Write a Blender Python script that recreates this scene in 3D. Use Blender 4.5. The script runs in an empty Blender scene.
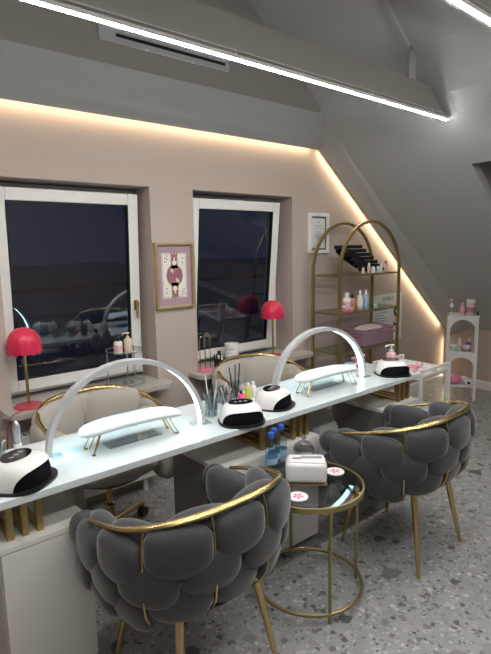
import bpy, bmesh, math, random
from mathutils import Vector, Matrix
random.seed(7)
S = bpy.context.scene
C = S.collection
PI = math.pi

# ------------------------------------------------------------------ camera
YAW, PITCH, ROLL, F = math.radians(50.02), math.radians(8.72), math.radians(-1.09), 509.0
fw = Vector((math.cos(PITCH)*math.cos(YAW), math.cos(PITCH)*math.sin(YAW), -math.sin(PITCH)))
rt = Vector((math.sin(YAW), -math.cos(YAW), 0)); up = rt.cross(fw)
r2 = rt*math.cos(ROLL)+up*math.sin(ROLL); u2 = -rt*math.sin(ROLL)+up*math.cos(ROLL)
cd = bpy.data.cameras.new('camera'); cam = bpy.data.objects.new('camera', cd); C.objects.link(cam)
cd.sensor_fit = 'HORIZONTAL'; cd.sensor_width = 36; cd.lens = 36*F/491
cam.matrix_world = Matrix(((r2.x, u2.x, -fw.x, 0), (r2.y, u2.y, -fw.y, 0), (r2.z, u2.z, -fw.z, 1.65), (0, 0, 0, 1)))
cd.clip_start = 0.05
S.camera = cam

# ------------------------------------------------------------------ world, exposure, lamps
S.view_settings.view_transform = 'Standard'; S.view_settings.look = 'None'
S.view_settings.gamma = 1; S.view_settings.exposure = 0.50
w = bpy.data.worlds.new('night'); S.world = w; w.use_nodes = True
w.node_tree.nodes['Background'].inputs[0].default_value = (.02, .025, .045, 1)
w.node_tree.nodes['Background'].inputs[1].default_value = 1.0
LED_STRENGTH = 88.0      # ceiling light lines
COVE_POWER = 1.1         # warm strips round the window wall, W per metre
ARCH_STRENGTH = 7.5     # desk arches

def area(name, loc, size, size_y, power, color, direction, xaxis):
    ld = bpy.data.lights.new(name, 'AREA'); ld.shape = 'RECTANGLE'; ld.size = size; ld.size_y = size_y
    ld.energy = power; ld.color = color
    o = bpy.data.objects.new(name, ld); C.objects.link(o)
    z = -Vector(direction).normalized(); x = Vector(xaxis).normalized(); y = z.cross(x)
    o.matrix_world = Matrix(((x.x, y.x, z.x, loc[0]), (x.y, y.y, z.y, loc[1]), (x.z, y.z, z.z, loc[2]), (0, 0, 0, 1)))
    return o
RS = .81                                   # roof slope
def roof_z(x): return 2.467-RS*(x-3.43)
WARM = (1, .78, .50)
# strips tucked in the gap between the ceiling lining and the window wall
area('cove_lamp', (1.0, 3.062, 2.50), 4.7, .02, COVE_POWER*4.7, WARM, (0, .35, -1), (1, 0, 0))
_a, _b = Vector((3.45, 3.062, roof_z(3.45)+.035)), Vector((5.62, 3.062, roof_z(5.62)+.035))
_d = (_b-_a).normalized()
area('cove_lamp', (_a+_b)/2, (_b-_a).length, .02, COVE_POWER*1.15*(_b-_a).length, WARM, Vector((_d.z, .35, -_d.x)), _d)

area('cove_lamp', (5.725, 3.05, .33), .45, .02, COVE_POWER*.45, WARM, (-1, .3, 0), (0, 0, 1))

# ------------------------------------------------------------------ materials
def mat(name, col, rough=.5, metal=0, spec=.5, emit=None, es=0, sheen=0, trans=0, ior=1.45, coat=0, bump=None, noise=None):
    m = bpy.data.materials.new(name); m.use_nodes = True; nt = m.node_tree; b = nt.nodes['Principled BSDF']
    b.inputs['Base Color'].default_value = (*col, 1); b.inputs['Roughness'].default_value = rough
    b.inputs['Metallic'].default_value = metal; b.inputs['Specular IOR Level'].default_value = spec
    b.inputs['IOR'].default_value = ior
    if emit: b.inputs['Emission Color'].default_value = (*emit, 1); b.inputs['Emission Strength'].default_value = es
    if sheen: b.inputs['Sheen Weight'].default_value = sheen; b.inputs['Sheen Roughness'].default_value = .4
    if trans: b.inputs['Transmission Weight'].default_value = trans
    if coat: b.inputs['Coat Weight'].default_value = coat
    if bump or noise:
        tc = nt.nodes.new('ShaderNodeTexCoord'); n = nt.nodes.new('ShaderNodeTexNoise')
        n.inputs['Scale'].default_value = (bump or noise)[0]; n.inputs['Detail'].default_value = 4
        nt.links.new(tc.outputs['Object'], n.inputs['Vector'])
    if bump:
        bp = nt.nodes.new('ShaderNodeBump'); bp.inputs['Strength'].default_value = bump[1]; bp.inputs['Distance'].default_value = .01
        nt.links.new(n.outputs['Fac'], bp.inputs['Height']); nt.links.new(bp.outputs['Normal'], b.inputs['Normal'])
    if noise:
        mx = nt.nodes.new('ShaderNodeMix'); mx.data_type = 'RGBA'
        k = noise[1]
        mx.inputs[6].default_value = (*[c*(1-k) for c in col], 1); mx.inputs[7].default_value = (*[min(1, c*(1+k)) for c in col], 1)
        nt.links.new(n.outputs['Fac'], mx.inputs[0]); nt.links.new(mx.outputs[2], b.inputs['Base Color'])
    return m
def thin_glass(name, tint, refl=1.5, rough=.01, base=None):
    m = bpy.data.materials.new(name); m.use_nodes = True; nt = m.node_tree; nt.nodes.clear()
    out = nt.nodes.new('ShaderNodeOutputMaterial'); t = nt.nodes.new('ShaderNodeBsdfTransparent'); g = nt.nodes.new('ShaderNodeBsdfGlossy')
    t.inputs[0].default_value = (*tint, 1); g.inputs['Roughness'].default_value = rough
    lw = nt.nodes.new('ShaderNodeLayerWeight'); lw.inputs['Blend'].default_value = .5
    pw = nt.nodes.new('ShaderNodeMath'); pw.operation = 'POWER'; pw.inputs[1].default_value = 5; nt.links.new(lw.outputs['Facing'], pw.inputs[0])
    mr = nt.nodes.new('ShaderNodeMapRange'); mr.inputs[3].default_value = ((refl-1)/(refl+1))**2; mr.inputs[4].default_value = 1; nt.links.new(pw.outputs[0], mr.inputs[0])
    mx = nt.nodes.new('ShaderNodeMixShader'); nt.links.new(mr.outputs[0], mx.inputs[0]); nt.links.new(t.outputs[0], mx.inputs[1]); nt.links.new(g.outputs[0], mx.inputs[2])
    nt.links.new(mx.outputs[0], out.inputs[0]); return m

M = {}
M['wall'] = mat('pink beige paint', (.46, .385, .345), .85, bump=(60, .05), noise=(1.3, .03))
M['ceil'] = mat('grey white plaster', (.43, .445, .44), .9, bump=(40, .05), noise=(1.0, .03))
M['beam'] = mat('taupe board', (.33, .31, .285), .85, noise=(1.5, .04))
M['white'] = mat('white lacquer', (.74, .74, .73), .35)
M['pad'] = mat('white padded leather', (.60, .64, .64), .45)
M['cabinet'] = mat('white cabinet board', (.72, .70, .66), .42)
M['cabinet_side'] = mat('grey cabinet side board', (.17, .17, .165), .5)
M['desk'] = mat('gloss white desk top', (.70, .765, .78), .10, coat=.5)
M['pvc'] = mat('white window plastic', (.78, .77, .73), .4)
M['sill'] = mat('stone sill', (.42, .39, .36), .45, noise=(8, .08))
M['gold'] = mat('polished brass', (.58, .43, .20), .27, 1)
M['gold_dull'] = mat('dull gold tube', (.36, .29, .13), .38, .8)
M['gold_flat'] = mat('brushed gold bar', (.42, .31, .13), .4, .85)
M['grey_velvet'] = mat('charcoal velvet', (.045, .046, .050), .75, sheen=.5, bump=(180, .15), noise=(9, .18))
M['beige_velvet'] = mat('beige velvet', (.40, .37, .33), .85, sheen=.3, bump=(180, .15), noise=(9, .1))
M['black'] = mat('black plastic', (.012, .012, .013), .3)
M['black_gloss'] = mat('glossy black plastic', (.01, .01, .012), .08)
M['cavity'] = mat('dark lamp cavity', (.006, .006, .007), .9, spec=.1)
M['shell'] = mat('white gloss shell', (.80, .79, .78), .2, coat=.4)
M['steel'] = mat('satin steel', (.55, .56, .57), .3, 1)
M['aluminium'] = mat('white aluminium', (.55, .57, .59), .35, .1)
M['red'] = mat('raspberry red lacquer', (.62, .022, .075), .35, sheen=.2)
M['red_gloss'] = mat('red gloss metal', (.45, .02, .05), .25)
M['led'] = mat('white light line', (1, 1, 1), .5, emit=(1.0, .985, .955), es=LED_STRENGTH)
M['arch_led'] = mat('cold light strip', (1, 1, 1), .5, emit=(.60, .90, 1.0), es=ARCH_STRENGTH)
M['cove_led'] = mat('warm light tape', (1, 1, 1), .5, emit=(1, .78, .50), es=1.0)
M['glass'] = thin_glass('window glass', (.55, .60, .68), 2.1)
M['table_glass'] = thin_glass('smoked table glass', (.62, .64, .65), 1.7)
M['clear'] = thin_glass('clear acrylic', (.88, .90, .91), 1.45)
M['jar'] = thin_glass('clear jar glass', (.80, .84, .85), 1.6)
M['water'] = thin_glass('blue bottle plastic', (.78, .88, .95), 1.6, .05)
M['blue_cap'] = mat('blue cap', (.03, .10, .42), .35)
M['pink'] = mat('pink plastic', (.72, .20, .33), .4)
M['hot_pink'] = mat('bright pink liquid', (.85, .12, .30), .25)
M['pale_pink'] = mat('pale pink', (.70, .44, .46), .5)
M['mauve'] = mat('mauve basket', (.33, .21, .26), .7, bump=(90, .5))
M['towel'] = mat('pale blush towel', (.62, .52, .50), .9, bump=(60, .4))
M['yellow'] = mat('yellow green liquid', (.55, .58, .10), .25)
M['cream'] = mat('cream plastic', (.70, .58, .42), .4)
M['amber'] = mat('amber bottle', (.55, .28, .12), .3)
M['mint'] = mat('mint label', (.45, .60, .58), .5)
M['lightblue'] = mat('light blue bottle', (.30, .48, .62), .35)
M['paper'] = mat('white paper', (.72, .72, .71), .8)
M['grey_ink'] = mat('grey print', (.25, .25, .26), .8)
M['ink'] = mat('black print', (.01, .01, .01), .7)
M['purple'] = mat('purple label', (.14, .08, .26), .4)
M['mat_pink'] = mat('rose card mount', (.40, .27, .32), .8, noise=(120, .2))
M['card'] = mat('ivory card', (.74, .72, .64), .7)
M['figure'] = mat('brick pink print', (.36, .15, .17), .7, noise=(90, .35))
M['figure_dark'] = mat('dark mauve print', (.22, .07, .11), .7)
M['frame_gold'] = mat('pale gold frame', (.50, .40, .20), .35, .7)
M['maroon'] = mat('maroon print border', (.13, .07, .06), .7)
M['bag'] = mat('grey crumpled plastic', (.58, .58, .57), .35, bump=(14, .9))
M['rubber'] = mat('black cord rubber', (.015, .015, .015), .6)
M['foil'] = mat('pink wrap', (.70, .22, .36), .45, bump=(30, .8))
M['outside'] = mat('dark outside render', (.30, .33, .40), .8, noise=(2, .3))
M['crystal'] = thin_glass('crystal', (.85, .87, .90), 3.2)

def terrazzo():
    m = bpy.data.materials.new('grey terrazzo'); m.use_nodes = True; nt = m.node_tree; b = nt.nodes['Principled BSDF']
    tc = nt.nodes.new('ShaderNodeTexCoord'); L = nt.links.new
    b.inputs['Roughness'].default_value = .38
    col = None
    n0 = nt.nodes.new('ShaderNodeTexNoise'); n0.inputs['Scale'].default_value = 22; n0.inputs['Detail'].default_value = 6
    L(tc.outputs['Object'], n0.inputs['Vector'])
    base = nt.nodes.new('ShaderNodeMix'); base.data_type = 'RGBA'
    base.inputs[6].default_value = (.25, .255, .255, 1); base.inputs[7].default_value = (.42, .42, .415, 1)
    L(n0.outputs['Fac'], base.inputs[0]); col = base.outputs[2]
    def layer(scale, thr, cmin, cmax, colA, colB, col, seed):
        mp = nt.nodes.new('ShaderNodeMapping'); mp.inputs['Location'].default_value = (seed, seed*.7, 0); mp.inputs['Scale'].default_value = (1, 1, .01)
        mp.inputs['Rotation'].default_value = (0, 0, seed)
        L(tc.outputs['Object'], mp.inputs['Vector'])
        wn = nt.nodes.new('ShaderNodeTexNoise'); wn.inputs['Scale'].default_value = scale*1.5; L(mp.outputs[0], wn.inputs['Vector'])
        ad = nt.nodes.new('ShaderNodeMixRGB'); ad.blend_type = 'LINEAR_LIGHT'; ad.inputs[0].default_value = .35/scale
        L(mp.outputs[0], ad.inputs[1]); L(wn.outputs['Color'], ad.inputs[2])
        v = nt.nodes.new('ShaderNodeTexVoronoi'); v.inputs['Scale'].default_value = scale; v.distance = 'MINKOWSKI'; v.inputs['Exponent'].default_value = 1.3
        L(ad.outputs[0], v.inputs['Vector'])
        sp = nt.nodes.new('ShaderNodeSeparateColor'); L(v.outputs['Color'], sp.inputs[0])
        # chip radius varies by cell
        rm = nt.nodes.new('ShaderNodeMapRange'); rm.inputs[1].default_value = thr; rm.inputs[2].default_value = 1
        rm.inputs[3].default_value = cmin; rm.inputs[4].default_value = cmax; L(sp.outputs[0], rm.inputs[0])
        ls = nt.nodes.new('ShaderNodeMath'); ls.operation = 'LESS_THAN'; L(v.outputs['Distance'], ls.inputs[0]); L(rm.outputs[0], ls.inputs[1])
        gt = nt.nodes.new('ShaderNodeMath'); gt.operation = 'GREATER_THAN'; L(sp.outputs[0], gt.inputs[0]); gt.inputs[1].default_value = thr
        ml = nt.nodes.new('ShaderNodeMath'); ml.operation = 'MULTIPLY'; L(ls.outputs[0], ml.inputs[0]); L(gt.outputs[0], ml.inputs[1])
        cm = nt.nodes.new('ShaderNodeMix'); cm.data_type = 'RGBA'; cm.inputs[6].default_value = (*colA, 1); cm.inputs[7].default_value = (*colB, 1); L(sp.outputs[1], cm.inputs[0])
        mx = nt.nodes.new('ShaderNodeMix'); mx.data_type = 'RGBA'; L(ml.outputs[0], mx.inputs[0]); L(col, mx.inputs[6]); L(cm.outputs[2], mx.inputs[7])
        return mx.outputs[2]
    col = layer(55, .20, .28, .65, (.08, .08, .08), (.60, .59, .58), col, 1.3)
    col = layer(27, .35, .25, .6, (.09, .09, .09), (.56, .55, .54), col, 2.1)
    col = layer(13, .50, .22, .52, (.42, .41, .40), (.08, .08, .08), col, 3.7)
    col = layer(6.5, .80, .18, .42, (.07, .07, .07), (.20, .20, .195), col, 5.2)
    L(col, b.inputs['Base Color'])
    return m
M['floor'] = terrazzo()

# ------------------------------------------------------------------ mesh helpers
def new(): return bmesh.new()
def xf(bm, vs, mtx): bmesh.ops.transform(bm, matrix=mtx, verts=vs)
def box(bm, c, s, rot=None, bev=0, seg=2):
    r = bmesh.ops.create_cube(bm, size=1); vs = r['verts']
    m = Matrix.Translation(c) @ (rot.to_4x4() if rot else Matrix.Identity(4)) @ Matrix.Diagonal((*s, 1))
    xf(bm, vs, m)
    if bev:
        es = list({e for v in vs for e in v.link_edges})
        bmesh.ops.bevel(bm, geom=es, offset=bev, segments=seg, affect='EDGES', profile=.5)
    return bm
def B(x0, x1, y0, y1, z0, z1, bm=None, bev=0): 
    bm = bm or new(); return box(bm, ((x0+x1)/2, (y0+y1)/2, (z0+z1)/2), (x1-x0, y1-y0, z1-z0), bev=bev)
def Rz(a): return Matrix.Rotation(a, 3, 'Z')
def catmull(P, n, closed=False):
    P = [Vector(p) for p in P]; N = len(P); out = []
    rng = N if closed else N-1
    for i in range(rng):
        g = lambda k: P[k % N] if closed else P[max(0, min(N-1, k))]
        a, b, c, d = g(i-1), g(i), g(i+1), g(i+2)
        for j in range(n):
            t = j/n
            out.append(.5*((2*b)+(c-a)*t+(2*a-5*b+4*c-d)*t*t+(3*b-a-3*c+d)*t**3))
    if not closed: out.append(P[-1])
    return out
def sweep(bm, pts, prof, closed=False, refup=None, scale=None):
    """prof: list of (a,b) in the plane across the path; a along side, b along up"""
    pts = [Vector(p) for p in pts]; n = len(pts); rings = []; upv = None
    for i, p in enumerate(pts):
        if closed: t = pts[(i+1) % n]-pts[i-1]
        else: t = pts[min(i+1, n-1)]-pts[max(i-1, 0)]
        t.normalize()
        if refup is not None: u = Vector(refup)
        elif upv is None: u = Vector((0, 0, 1)) if abs(t.z) < .9 else Vector((0, 1, 0))
        else: u = upv
        s = t.cross(u).normalized(); u = s.cross(t).normalized(); upv = u
        k = scale[i] if scale else 1
        rings.append([bm.verts.new(p+s*a*k+u*b*k) for a, b in prof])
    m = len(prof)
    for i in range(n if closed else n-1):
        A, D = rings[i], rings[(i+1) % n]
        for j in range(m): bm.faces.new((A[j], A[(j+1) % m], D[(j+1) % m], D[j]))
    if not closed:
        bm.faces.new(rings[0][::-1]); bm.faces.new(rings[-1])
    return bm
def circ(r, n=10): return [(r*math.cos(2*PI*k/n), r*math.sin(2*PI*k/n)) for k in range(n)]
def tube(bm, pts, r, n=10, closed=False, scale=None): return sweep(bm, pts, circ(r, n), closed, scale=scale)
def rect(a, b): return [(-a/2, -b/2), (a/2, -b/2), (a/2, b/2), (-a/2, b/2)]
def lathe(bm, prof, c=(0, 0, 0), n=24, caps=True):
    rings = []
    for r, z in prof:
        rings.append([bm.verts.new((c[0]+max(r, .0004)*math.cos(2*PI*k/n), c[1]+max(r, .0004)*math.sin(2*PI*k/n), c[2]+z)) for k in range(n)])
    for A, D in zip(rings, rings[1:]):
        for k in range(n): bm.faces.new((A[k], A[(k+1) % n], D[(k+1) % n], D[k]))
    if caps: bm.faces.new(rings[0][::-1]); bm.faces.new(rings[-1])
    return bm
def prism(bm, poly, axis, t0, t1):
    """poly 2d; axis 'x','y','z' extrusion"""
    def P(a, b, t): return {'x': (t, a, b), 'y': (a, t, b), 'z': (a, b, t)}[axis]
    A = [bm.verts.new(P(a, b, t0)) for a, b in poly]; D = [bm.verts.new(P(a, b, t1)) for a, b in poly]
    n = len(poly); bm.faces.new(A[::-1]); bm.faces.new(D)
    for k in range(n): bm.faces.new((A[k], A[(k+1) % n], D[(k+1) % n], D[k]))
    return bm
def blob(bm, c, ax, s, e=.8, nu=18, nv=12, top=None):
    """superellipsoid; ax = 3 axes, s = half sizes"""
    ax = [Vector(a).normalized() for a in ax]; c = Vector(c)
    sp = lambda v, k: math.copysign(abs(v)**k, v)
    rings = []
    for i in range(1, nv):
        ph = -PI/2+PI*i/nv; ring = []
        for j in range(nu):
            th = 2*PI*j/nu
            # pole along axis 2 (depth) so the outline is a superellipse
            u = sp(math.cos(th), e)*sp(math.cos(ph), .75); v = math.sin(th)
            v = sp(v, (top if (top and v > 0) else e))*sp(math.cos(ph), .75); wv = sp(math.sin(ph), .9)
            ring.append(bm.verts.new(c+ax[0]*u*s[0]+ax[1]*v*s[1]+ax[2]*wv*s[2]))
        rings.append(ring)
    a = bm.verts.new(c-ax[2]*s[2]); b = bm.verts.new(c+ax[2]*s[2])
    for A, D in zip(rings, rings[1:]):
        for k in range(nu): bm.faces.new((A[k], A[(k+1) % nu], D[(k+1) % nu], D[k]))
    for k in range(nu):
        bm.faces.new((a, rings[0][(k+1) % nu], rings[0][k])); bm.faces.new((b, rings[-1][k], rings[-1][(k+1) % nu]))
    return bm
def obj(name, bm, m, parent=None, smooth=False, loc=None, rz=None, label=None):
    bmesh.ops.recalc_face_normals(bm, faces=bm.faces)
    me = bpy.data.meshes.new(name); bm.to_mesh(me); bm.free()
    me.materials.append(M[m] if isinstance(m, str) else m)
    if smooth:
        me.polygons.foreach_set('use_smooth', [True]*len(me.polygons))
        if smooth != 'all':
            me.set_sharp_from_angle(angle=math.radians(40))
    o = bpy.data.objects.new(name, me); C.objects.link(o)
    if parent: o.parent = parent
    if loc: o.location = loc
    if rz: o.rotation_euler = (0, 0, rz)
    if label: o['label'] = label
    return o
def tag(o, label, cat, group=None, kind=None):
    o['label'] = label; o['category'] = cat
    if group: o['group'] = group
    if kind: o['kind'] = kind
    return o
def thing(name, label, cat, loc=(0, 0, 0), rz=0, group=None):
    o = bpy.data.objects.new(name, None); C.objects.link(o); o.empty_display_size = .05
    o.location = loc; o.rotation_euler = (0, 0, rz); return tag(o, label, cat, group)
def struct(name, bm, m, parent=None, smooth=False):
    o = obj(name, bm, m, parent, smooth)
    if not parent: o['kind'] = 'structure'
    return o
def kids(o): return [c for c in bpy.data.objects if c.parent == o]
def dup(root, loc, rz=0, label=None, top=True):
    r = root.copy(); C.objects.link(r)
    if top:
        r.location = loc; r.rotation_euler = (0, 0, rz)
        if label: r['label'] = label
    for ch in kids(root):
        c = dup(ch, None, top=False); c.parent = r
    return r
def text_bm(s, size, mtx, depth=.001):
    cu = bpy.data.curves.new('t', 'FONT'); cu.body = s; cu.size = size; cu.extrude = depth; cu.resolution_u = 3
    o = bpy.data.objects.new('t', cu); C.objects.link(o)
    bpy.context.view_layer.update()
    me = bpy.data.meshes.new_from_object(o.evaluated_get(bpy.context.evaluated_depsgraph_get()))
    bm = new(); bm.from_mesh(me); bmesh.ops.transform(bm, matrix=mtx, verts=bm.verts)
    bpy.data.objects.remove(o); bpy.data.curves.remove(cu); bpy.data.meshes.remove(me)
    return bm
WALLM = Matrix(((1, 0, 0, 0), (0, 0, -1, 0), (0, 1, 0, 0), (0, 0, 0, 1)))   # text facing -y

# ------------------------------------------------------------------ room shell
WY, XR, XL, YB = 3.10, 5.75, -1.6, -2.4
struct('floor', B(XL-.1, XR+.1, YB-.1, WY+.35, -.06, 0), 'floor')
# window wall as pieces round the two recesses
bm = new()
zt = 2.75
for x0, x1, z0, z1 in ((XL, .80, 0, zt), (1.78, 2.13, 0, zt), (3.14, XR+.1, 0, zt), (.80, 1.78, 2.075, zt), (2.13, 3.14, 2.075, zt), (.80, 1.78, 0, .72), (2.13, 3.14, 0, .72)):
    B(x0, x1, WY, WY+.30, z0, z1, bm)
struct('wall_back', bm, 'wall')
struct('wall_right', B(XR, XR+.1, YB, WY, 0, 1.0), 'wall')
struct('wall_left', B(XL-.1, XL, YB, WY+.1, 0, 3.4), 'wall')
struct('wall_front', B(XL, XR, YB-.1, YB, 0, 3.4), 'wall')
bm = new(); prism(bm, [(XR-.016, 0), (XR, 0), (XR, .10), (XR-.010, .10), (XR-.016, .085)], 'y', YB, WY-.02)
struct('baseboard_right', bm, 'white')
bm = new(); prism(bm, [(WY-.016, 0), (WY, 0), (WY, .10), (WY-.010, .10), (WY-.016, .085)], 'x', 2.0, XR-.02)
struct('baseboard_back', bm, 'white')
# roof: profile in xz, extruded along y; with a skylight recess
A_ = (3.24, roof_z(3.24)); B_ = (2.98, roof_z(2.98)+.03); D_ = (2.25, 3.42)
def slab(bm, p, q, y0, y1, t=.08):
    d = Vector((q[0]-p[0], 0, q[1]-p[1])).normalized(); n = Vector((-d.z, 0, d.x))
    if n.z < 0: n = -n
    prism(bm, [p, q, (q[0]+n.x*t, q[1]+n.z*t), (p[0]+n.x*t, p[1]+n.z*t)], 'y', y0, y1)
bm = new()
def roof2(x): return roof_z(x)+.04*(x-3.24)
E_ = (XR+.02, roof2(XR+.02)); EDGE = WY-.075
sk0 = (3.745, roof2(3.745)); sk1 = (4.62, roof2(4.62)); ySK1 = 1.87; ySK0 = .95
slab(bm, E_, A_, ySK1, EDGE); slab(bm, E_, A_, YB, ySK0)
slab(bm, E_, sk1, ySK0, ySK1); slab(bm, sk0, A_, ySK0, ySK1)
slab(bm, A_, B_, YB, EDGE); slab(bm, B_, D_, YB, 2.8); slab(bm, D_, (.6, 3.42), YB, 2.8); slab(bm, (.6, 3.42), (XL, 3.0), YB, 2.8)
struct('ceiling', bm, 'ceil')
# skylight shaft
nrm = Vector((RS, 0, 1)).normalized()
bm = new()
def shaft(p, q):
    vs = [Vector(p)+nrm*.081, Vector(q)+nrm*.081, Vector(q)+nrm*.55, Vector(p)+nrm*.55]
    off = Vector((0, 0, 0)); c = (Vector((sk0[0]+sk1[0], ySK0+ySK1, sk0[1]+sk1[1])))/2
    e = (Vector(q)-Vector(p)).normalized().cross(nrm)
    if e.dot((Vector(p)+Vector(q))/2-Vector(((sk0[0]+sk1[0])/2, (ySK0+ySK1)/2, (sk0[1]+sk1[1])/2))) < 0: e = -e
    f = [bm.verts.new(v) for v in vs]+[bm.verts.new(v+e*.02) for v in vs]
    for a in ((0, 1, 2, 3), (4, 5, 6, 7), (0, 1, 5, 4), (1, 2, 6, 5), (2, 3, 7, 6), (3, 0, 4, 7)): bm.faces.new([f[k] for k in a])
c00, c01 = (sk0[0], ySK0, sk0[1]), (sk0[0], ySK1, sk0[1]); c10, c11 = (sk1[0], ySK0, sk1[1]), (sk1[0], ySK1, sk1[1])
shaft(c00, c01); shaft(c10, c11); shaft(c00, c10); shaft(c01, c11)
struct('trim_1', bm, 'beam')
bm = new(); vs = [bm.verts.new(Vector(p)+nrm*k) for k in (.50, .52) for p in (c00, c01, c11, c10)]
for a in ((0, 1, 2, 3), (4, 5, 6, 7), (0, 1, 5, 4), (1, 2, 6, 5), (2, 3, 7, 6), (3, 0, 4, 7)): bm.faces.new([vs[k] for k in a])
struct('window_3', bm, M['glass'])
# tilted ceiling lining above the window wall and the upright boxing behind it
bm = new(); slab_pts = [(EDGE, 2.467), (2.80, 2.685), (2.80, 2.74), (EDGE, 2.535)]
prism(bm, slab_pts, 'x', XL, 3.42)
struct('trim_2', bm, 'ceil')
bm = new()
xk = 3.43+(2.467-2.685)/RS
prism(bm, [(XL, 2.685), (xk-.01, 2.685), (B_[0], B_[1]+.01), (D_[0], 3.44), (XL, 3.44)], 'y', 2.793, 2.85)
struct('trim_3', bm, 'beam')
# visible warm tape on the lining edges, in the gap
struct('trim_4', B(XL, 3.42, EDGE+.004, EDGE+.012, 2.485, 2.497), 'cove_led')
bm = new()
p, q = Vector((3.44, 0, roof_z(3.44)+.02)), Vector((5.72, 0, roof_z(5.72)+.02))
prism(bm, [(p.x, p.z), (q.x, q.z), (q.x+.006, q.z+.01), (p.x+.006, p.z+.01)], 'y', EDGE+.004, EDGE+.012)
struct('trim_5', bm, 'cove_led')

bm = new()
q = [(3.165, 2.80, 2.685), (5.74, 2.80, roof2(5.74)), (5.74, EDGE, roof_z(5.74)-.01), (3.41, EDGE, roof_z(3.41)-.01)]
q = [Vector(v) for v in q]; vs = [bm.verts.new(v) for v in q]+[bm.verts.new(v+nrm*.03) for v in q]
for a in ((0, 1, 2, 3), (4, 5, 6, 7), (0, 1, 5, 4), (1, 2, 6, 5), (2, 3, 7, 6), (3, 0, 4, 7)): bm.faces.new([vs[k] for k in a])
struct('trim_14', bm, 'ceil')

# boxed beams that carry the light lines
def beam(n, y, x0, zb=2.517, zt=2.675):
    bm = new(); xe1 = 3.43+(2.467-zb)/RS; xe2 = 3.43+(2.467-zt)/RS
    prism(bm, [(x0, zb), (xe1+.03, zb), (xe2+.03, zt), (x0, zt)], 'y', y, y+.05)
    struct('trim_%d' % n, bm, 'beam')
beam(6, 1.885, XL); beam(7, 1.0, XL)
# rafter casing above the first beam
bm = new()
prism(bm, [(2.955, 2.665), (3.03, 2.665), (3.03, B_[1]-.03), (B_[0], B_[1]+.01), (2.955, B_[1])], 'y', 1.90, 1.925)
dv = Vector((D_[0]-B_[0], D_[1]-B_[1])).normalized(); nn = Vector((dv.y, -dv.x)); nn = nn if nn.y < 0 else -nn
prism(bm, [B_, D_, (D_[0]+nn.x*.03, D_[1]+nn.y*.03), (B_[0]+nn.x*.03, B_[1]+nn.y*.03)], 'y', 1.90, 1.925)
struct('trim_8', bm, 'ceil')

def light_line(label, y, x0, x1, z, hangers):
    t = thing('linear_ceiling_light', label, 'ceiling light', (x0, y, z), 0, 'light lines under the beams')
    L = x1-x0
    obj('housing', B(0, L, -.010, .010, .004, .020), 'white', t)
    obj('diffuser', B(.002, L-.002, -.009, .009, 0, .004), 'led', t)
    for h in hangers:
        obj('hanger', tube(new(), [(h-x0, 0, .020), (h-x0, .017, .05)], .004, 6), 'white', t)
    obj('cable', tube(new(), [(0, -.004, .040), (L-.02, -.004, .040)], .0022, 6), 'aluminium', t)
light_line('long glowing white light line below the nearer edge of the window-side beam', 1.868, -.6, 3.375, 2.482, (.2, 1.55, 2.55, 3.2))
beam(13, .12, XL)  # beam added out of view to carry the fill light line
light_line('added white fill light line overhead, out of view, level with the viewpoint', .103, -.6, 3.40, 2.482, (.6, 1.9, 3.1))  # unseen extra lamp, added to brighten the floor and chairs
light_line('short glimpse of white light line in the top right corner of the picture', .985, .2, 3.40, 2.482, (.6, 1.9, 3.1))

# air slot in the boxing
t = thing('air_vent', 'white slot air vent set in the taupe boxing above the windows', 'vent', (1.33, 2.792, 2.80))
bm = new()
B(0, .90, -.016, 0, 0, .014, bm, .003); B(0, .90, -.016, 0, .072, .086, bm, .003); B(0, .10, -.012, 0, .014, .072, bm); B(.875, .90, -.016, 0, .014, .072, bm); B(.10, .875, -.009, 0, .014, .034, bm); B(.10, .875, -.009, 0, .054, .072, bm)
obj('vent_frame', bm, 'aluminium', t)
obj('slot', B(.10, .875, -.006, 0, .034, .054), 'black', t)
for x in (.28, .60): obj('clip', B(x, x+.02, -.020, -.010, -.004, .006), 'white', t)

# ------------------------------------------------------------------ windows
def window(n, x0, x1, tilt, sx0, sx1, handle):
    z0, z1 = .765, 2.07
    bm = new(); p = .05
    B(x0, x0+p, 3.315, 3.385, z0, z1, bm, .004); B(x1-p, x1, 3.315, 3.385, z0, z1, bm, .004)
    B(x0+p, x1-p, 3.315, 3.385, z0, z0+p, bm, .004); B(x0+p, x1-p, 3.315, 3.385, z1-p, z1, bm, .004)
    w_ = struct('window_%d' % n, bm, 'pvc')
    ht = 2.035-.80
    bm = new(); W = sx1-sx0; q = .075
    B(0, q, -.06, 0, 0, ht, bm, .006); B(W-q, W, -.06, 0, 0, ht, bm, .006); B(q, W-q, -.06, 0, 0, q, bm, .006); B(q, W-q, -.06, 0, ht-q, ht, bm, .006)
    sash = obj('sash', bm, 'pvc', w_)
    sash.location = (sx0, 3.312, .80); sash.rotation_euler = (tilt, 0, 0)
    bm = new(); g = .006
    B(q, q+g, -.062, -.03, q, ht-q, bm); B(W-q-g, W-q, -.062, -.03, q, ht-q, bm); B(q, W-q, -.062, -.03, q, q+g, bm); B(q, W-q, -.062, -.03, ht-q-g, ht-q, bm)
    k = obj('gasket', bm, 'black', sash)
    obj('pane', B(q, W-q, -.040, -.036, q, ht-q), M['glass'], sash)
    if handle:
        bm = new(); box(bm, (W-q/2, -.066, .48), (.028, .012, .07), bev=.003); box(bm, (W-q/2, -.09, .45), (.018, .014, .12), bev=.004); tube(bm, [(W-q/2, -.066, .49), (W-q/2, -.09, .49)], .008)
        obj('window_handle', bm, 'gold', sash, label='brass window handle')
window(1, .795, 1.785, math.radians(2.9), .81, 1.738, True)
window(2, 2.125, 3.145, math.radians(5.6), 2.137, 3.03, False)
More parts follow.
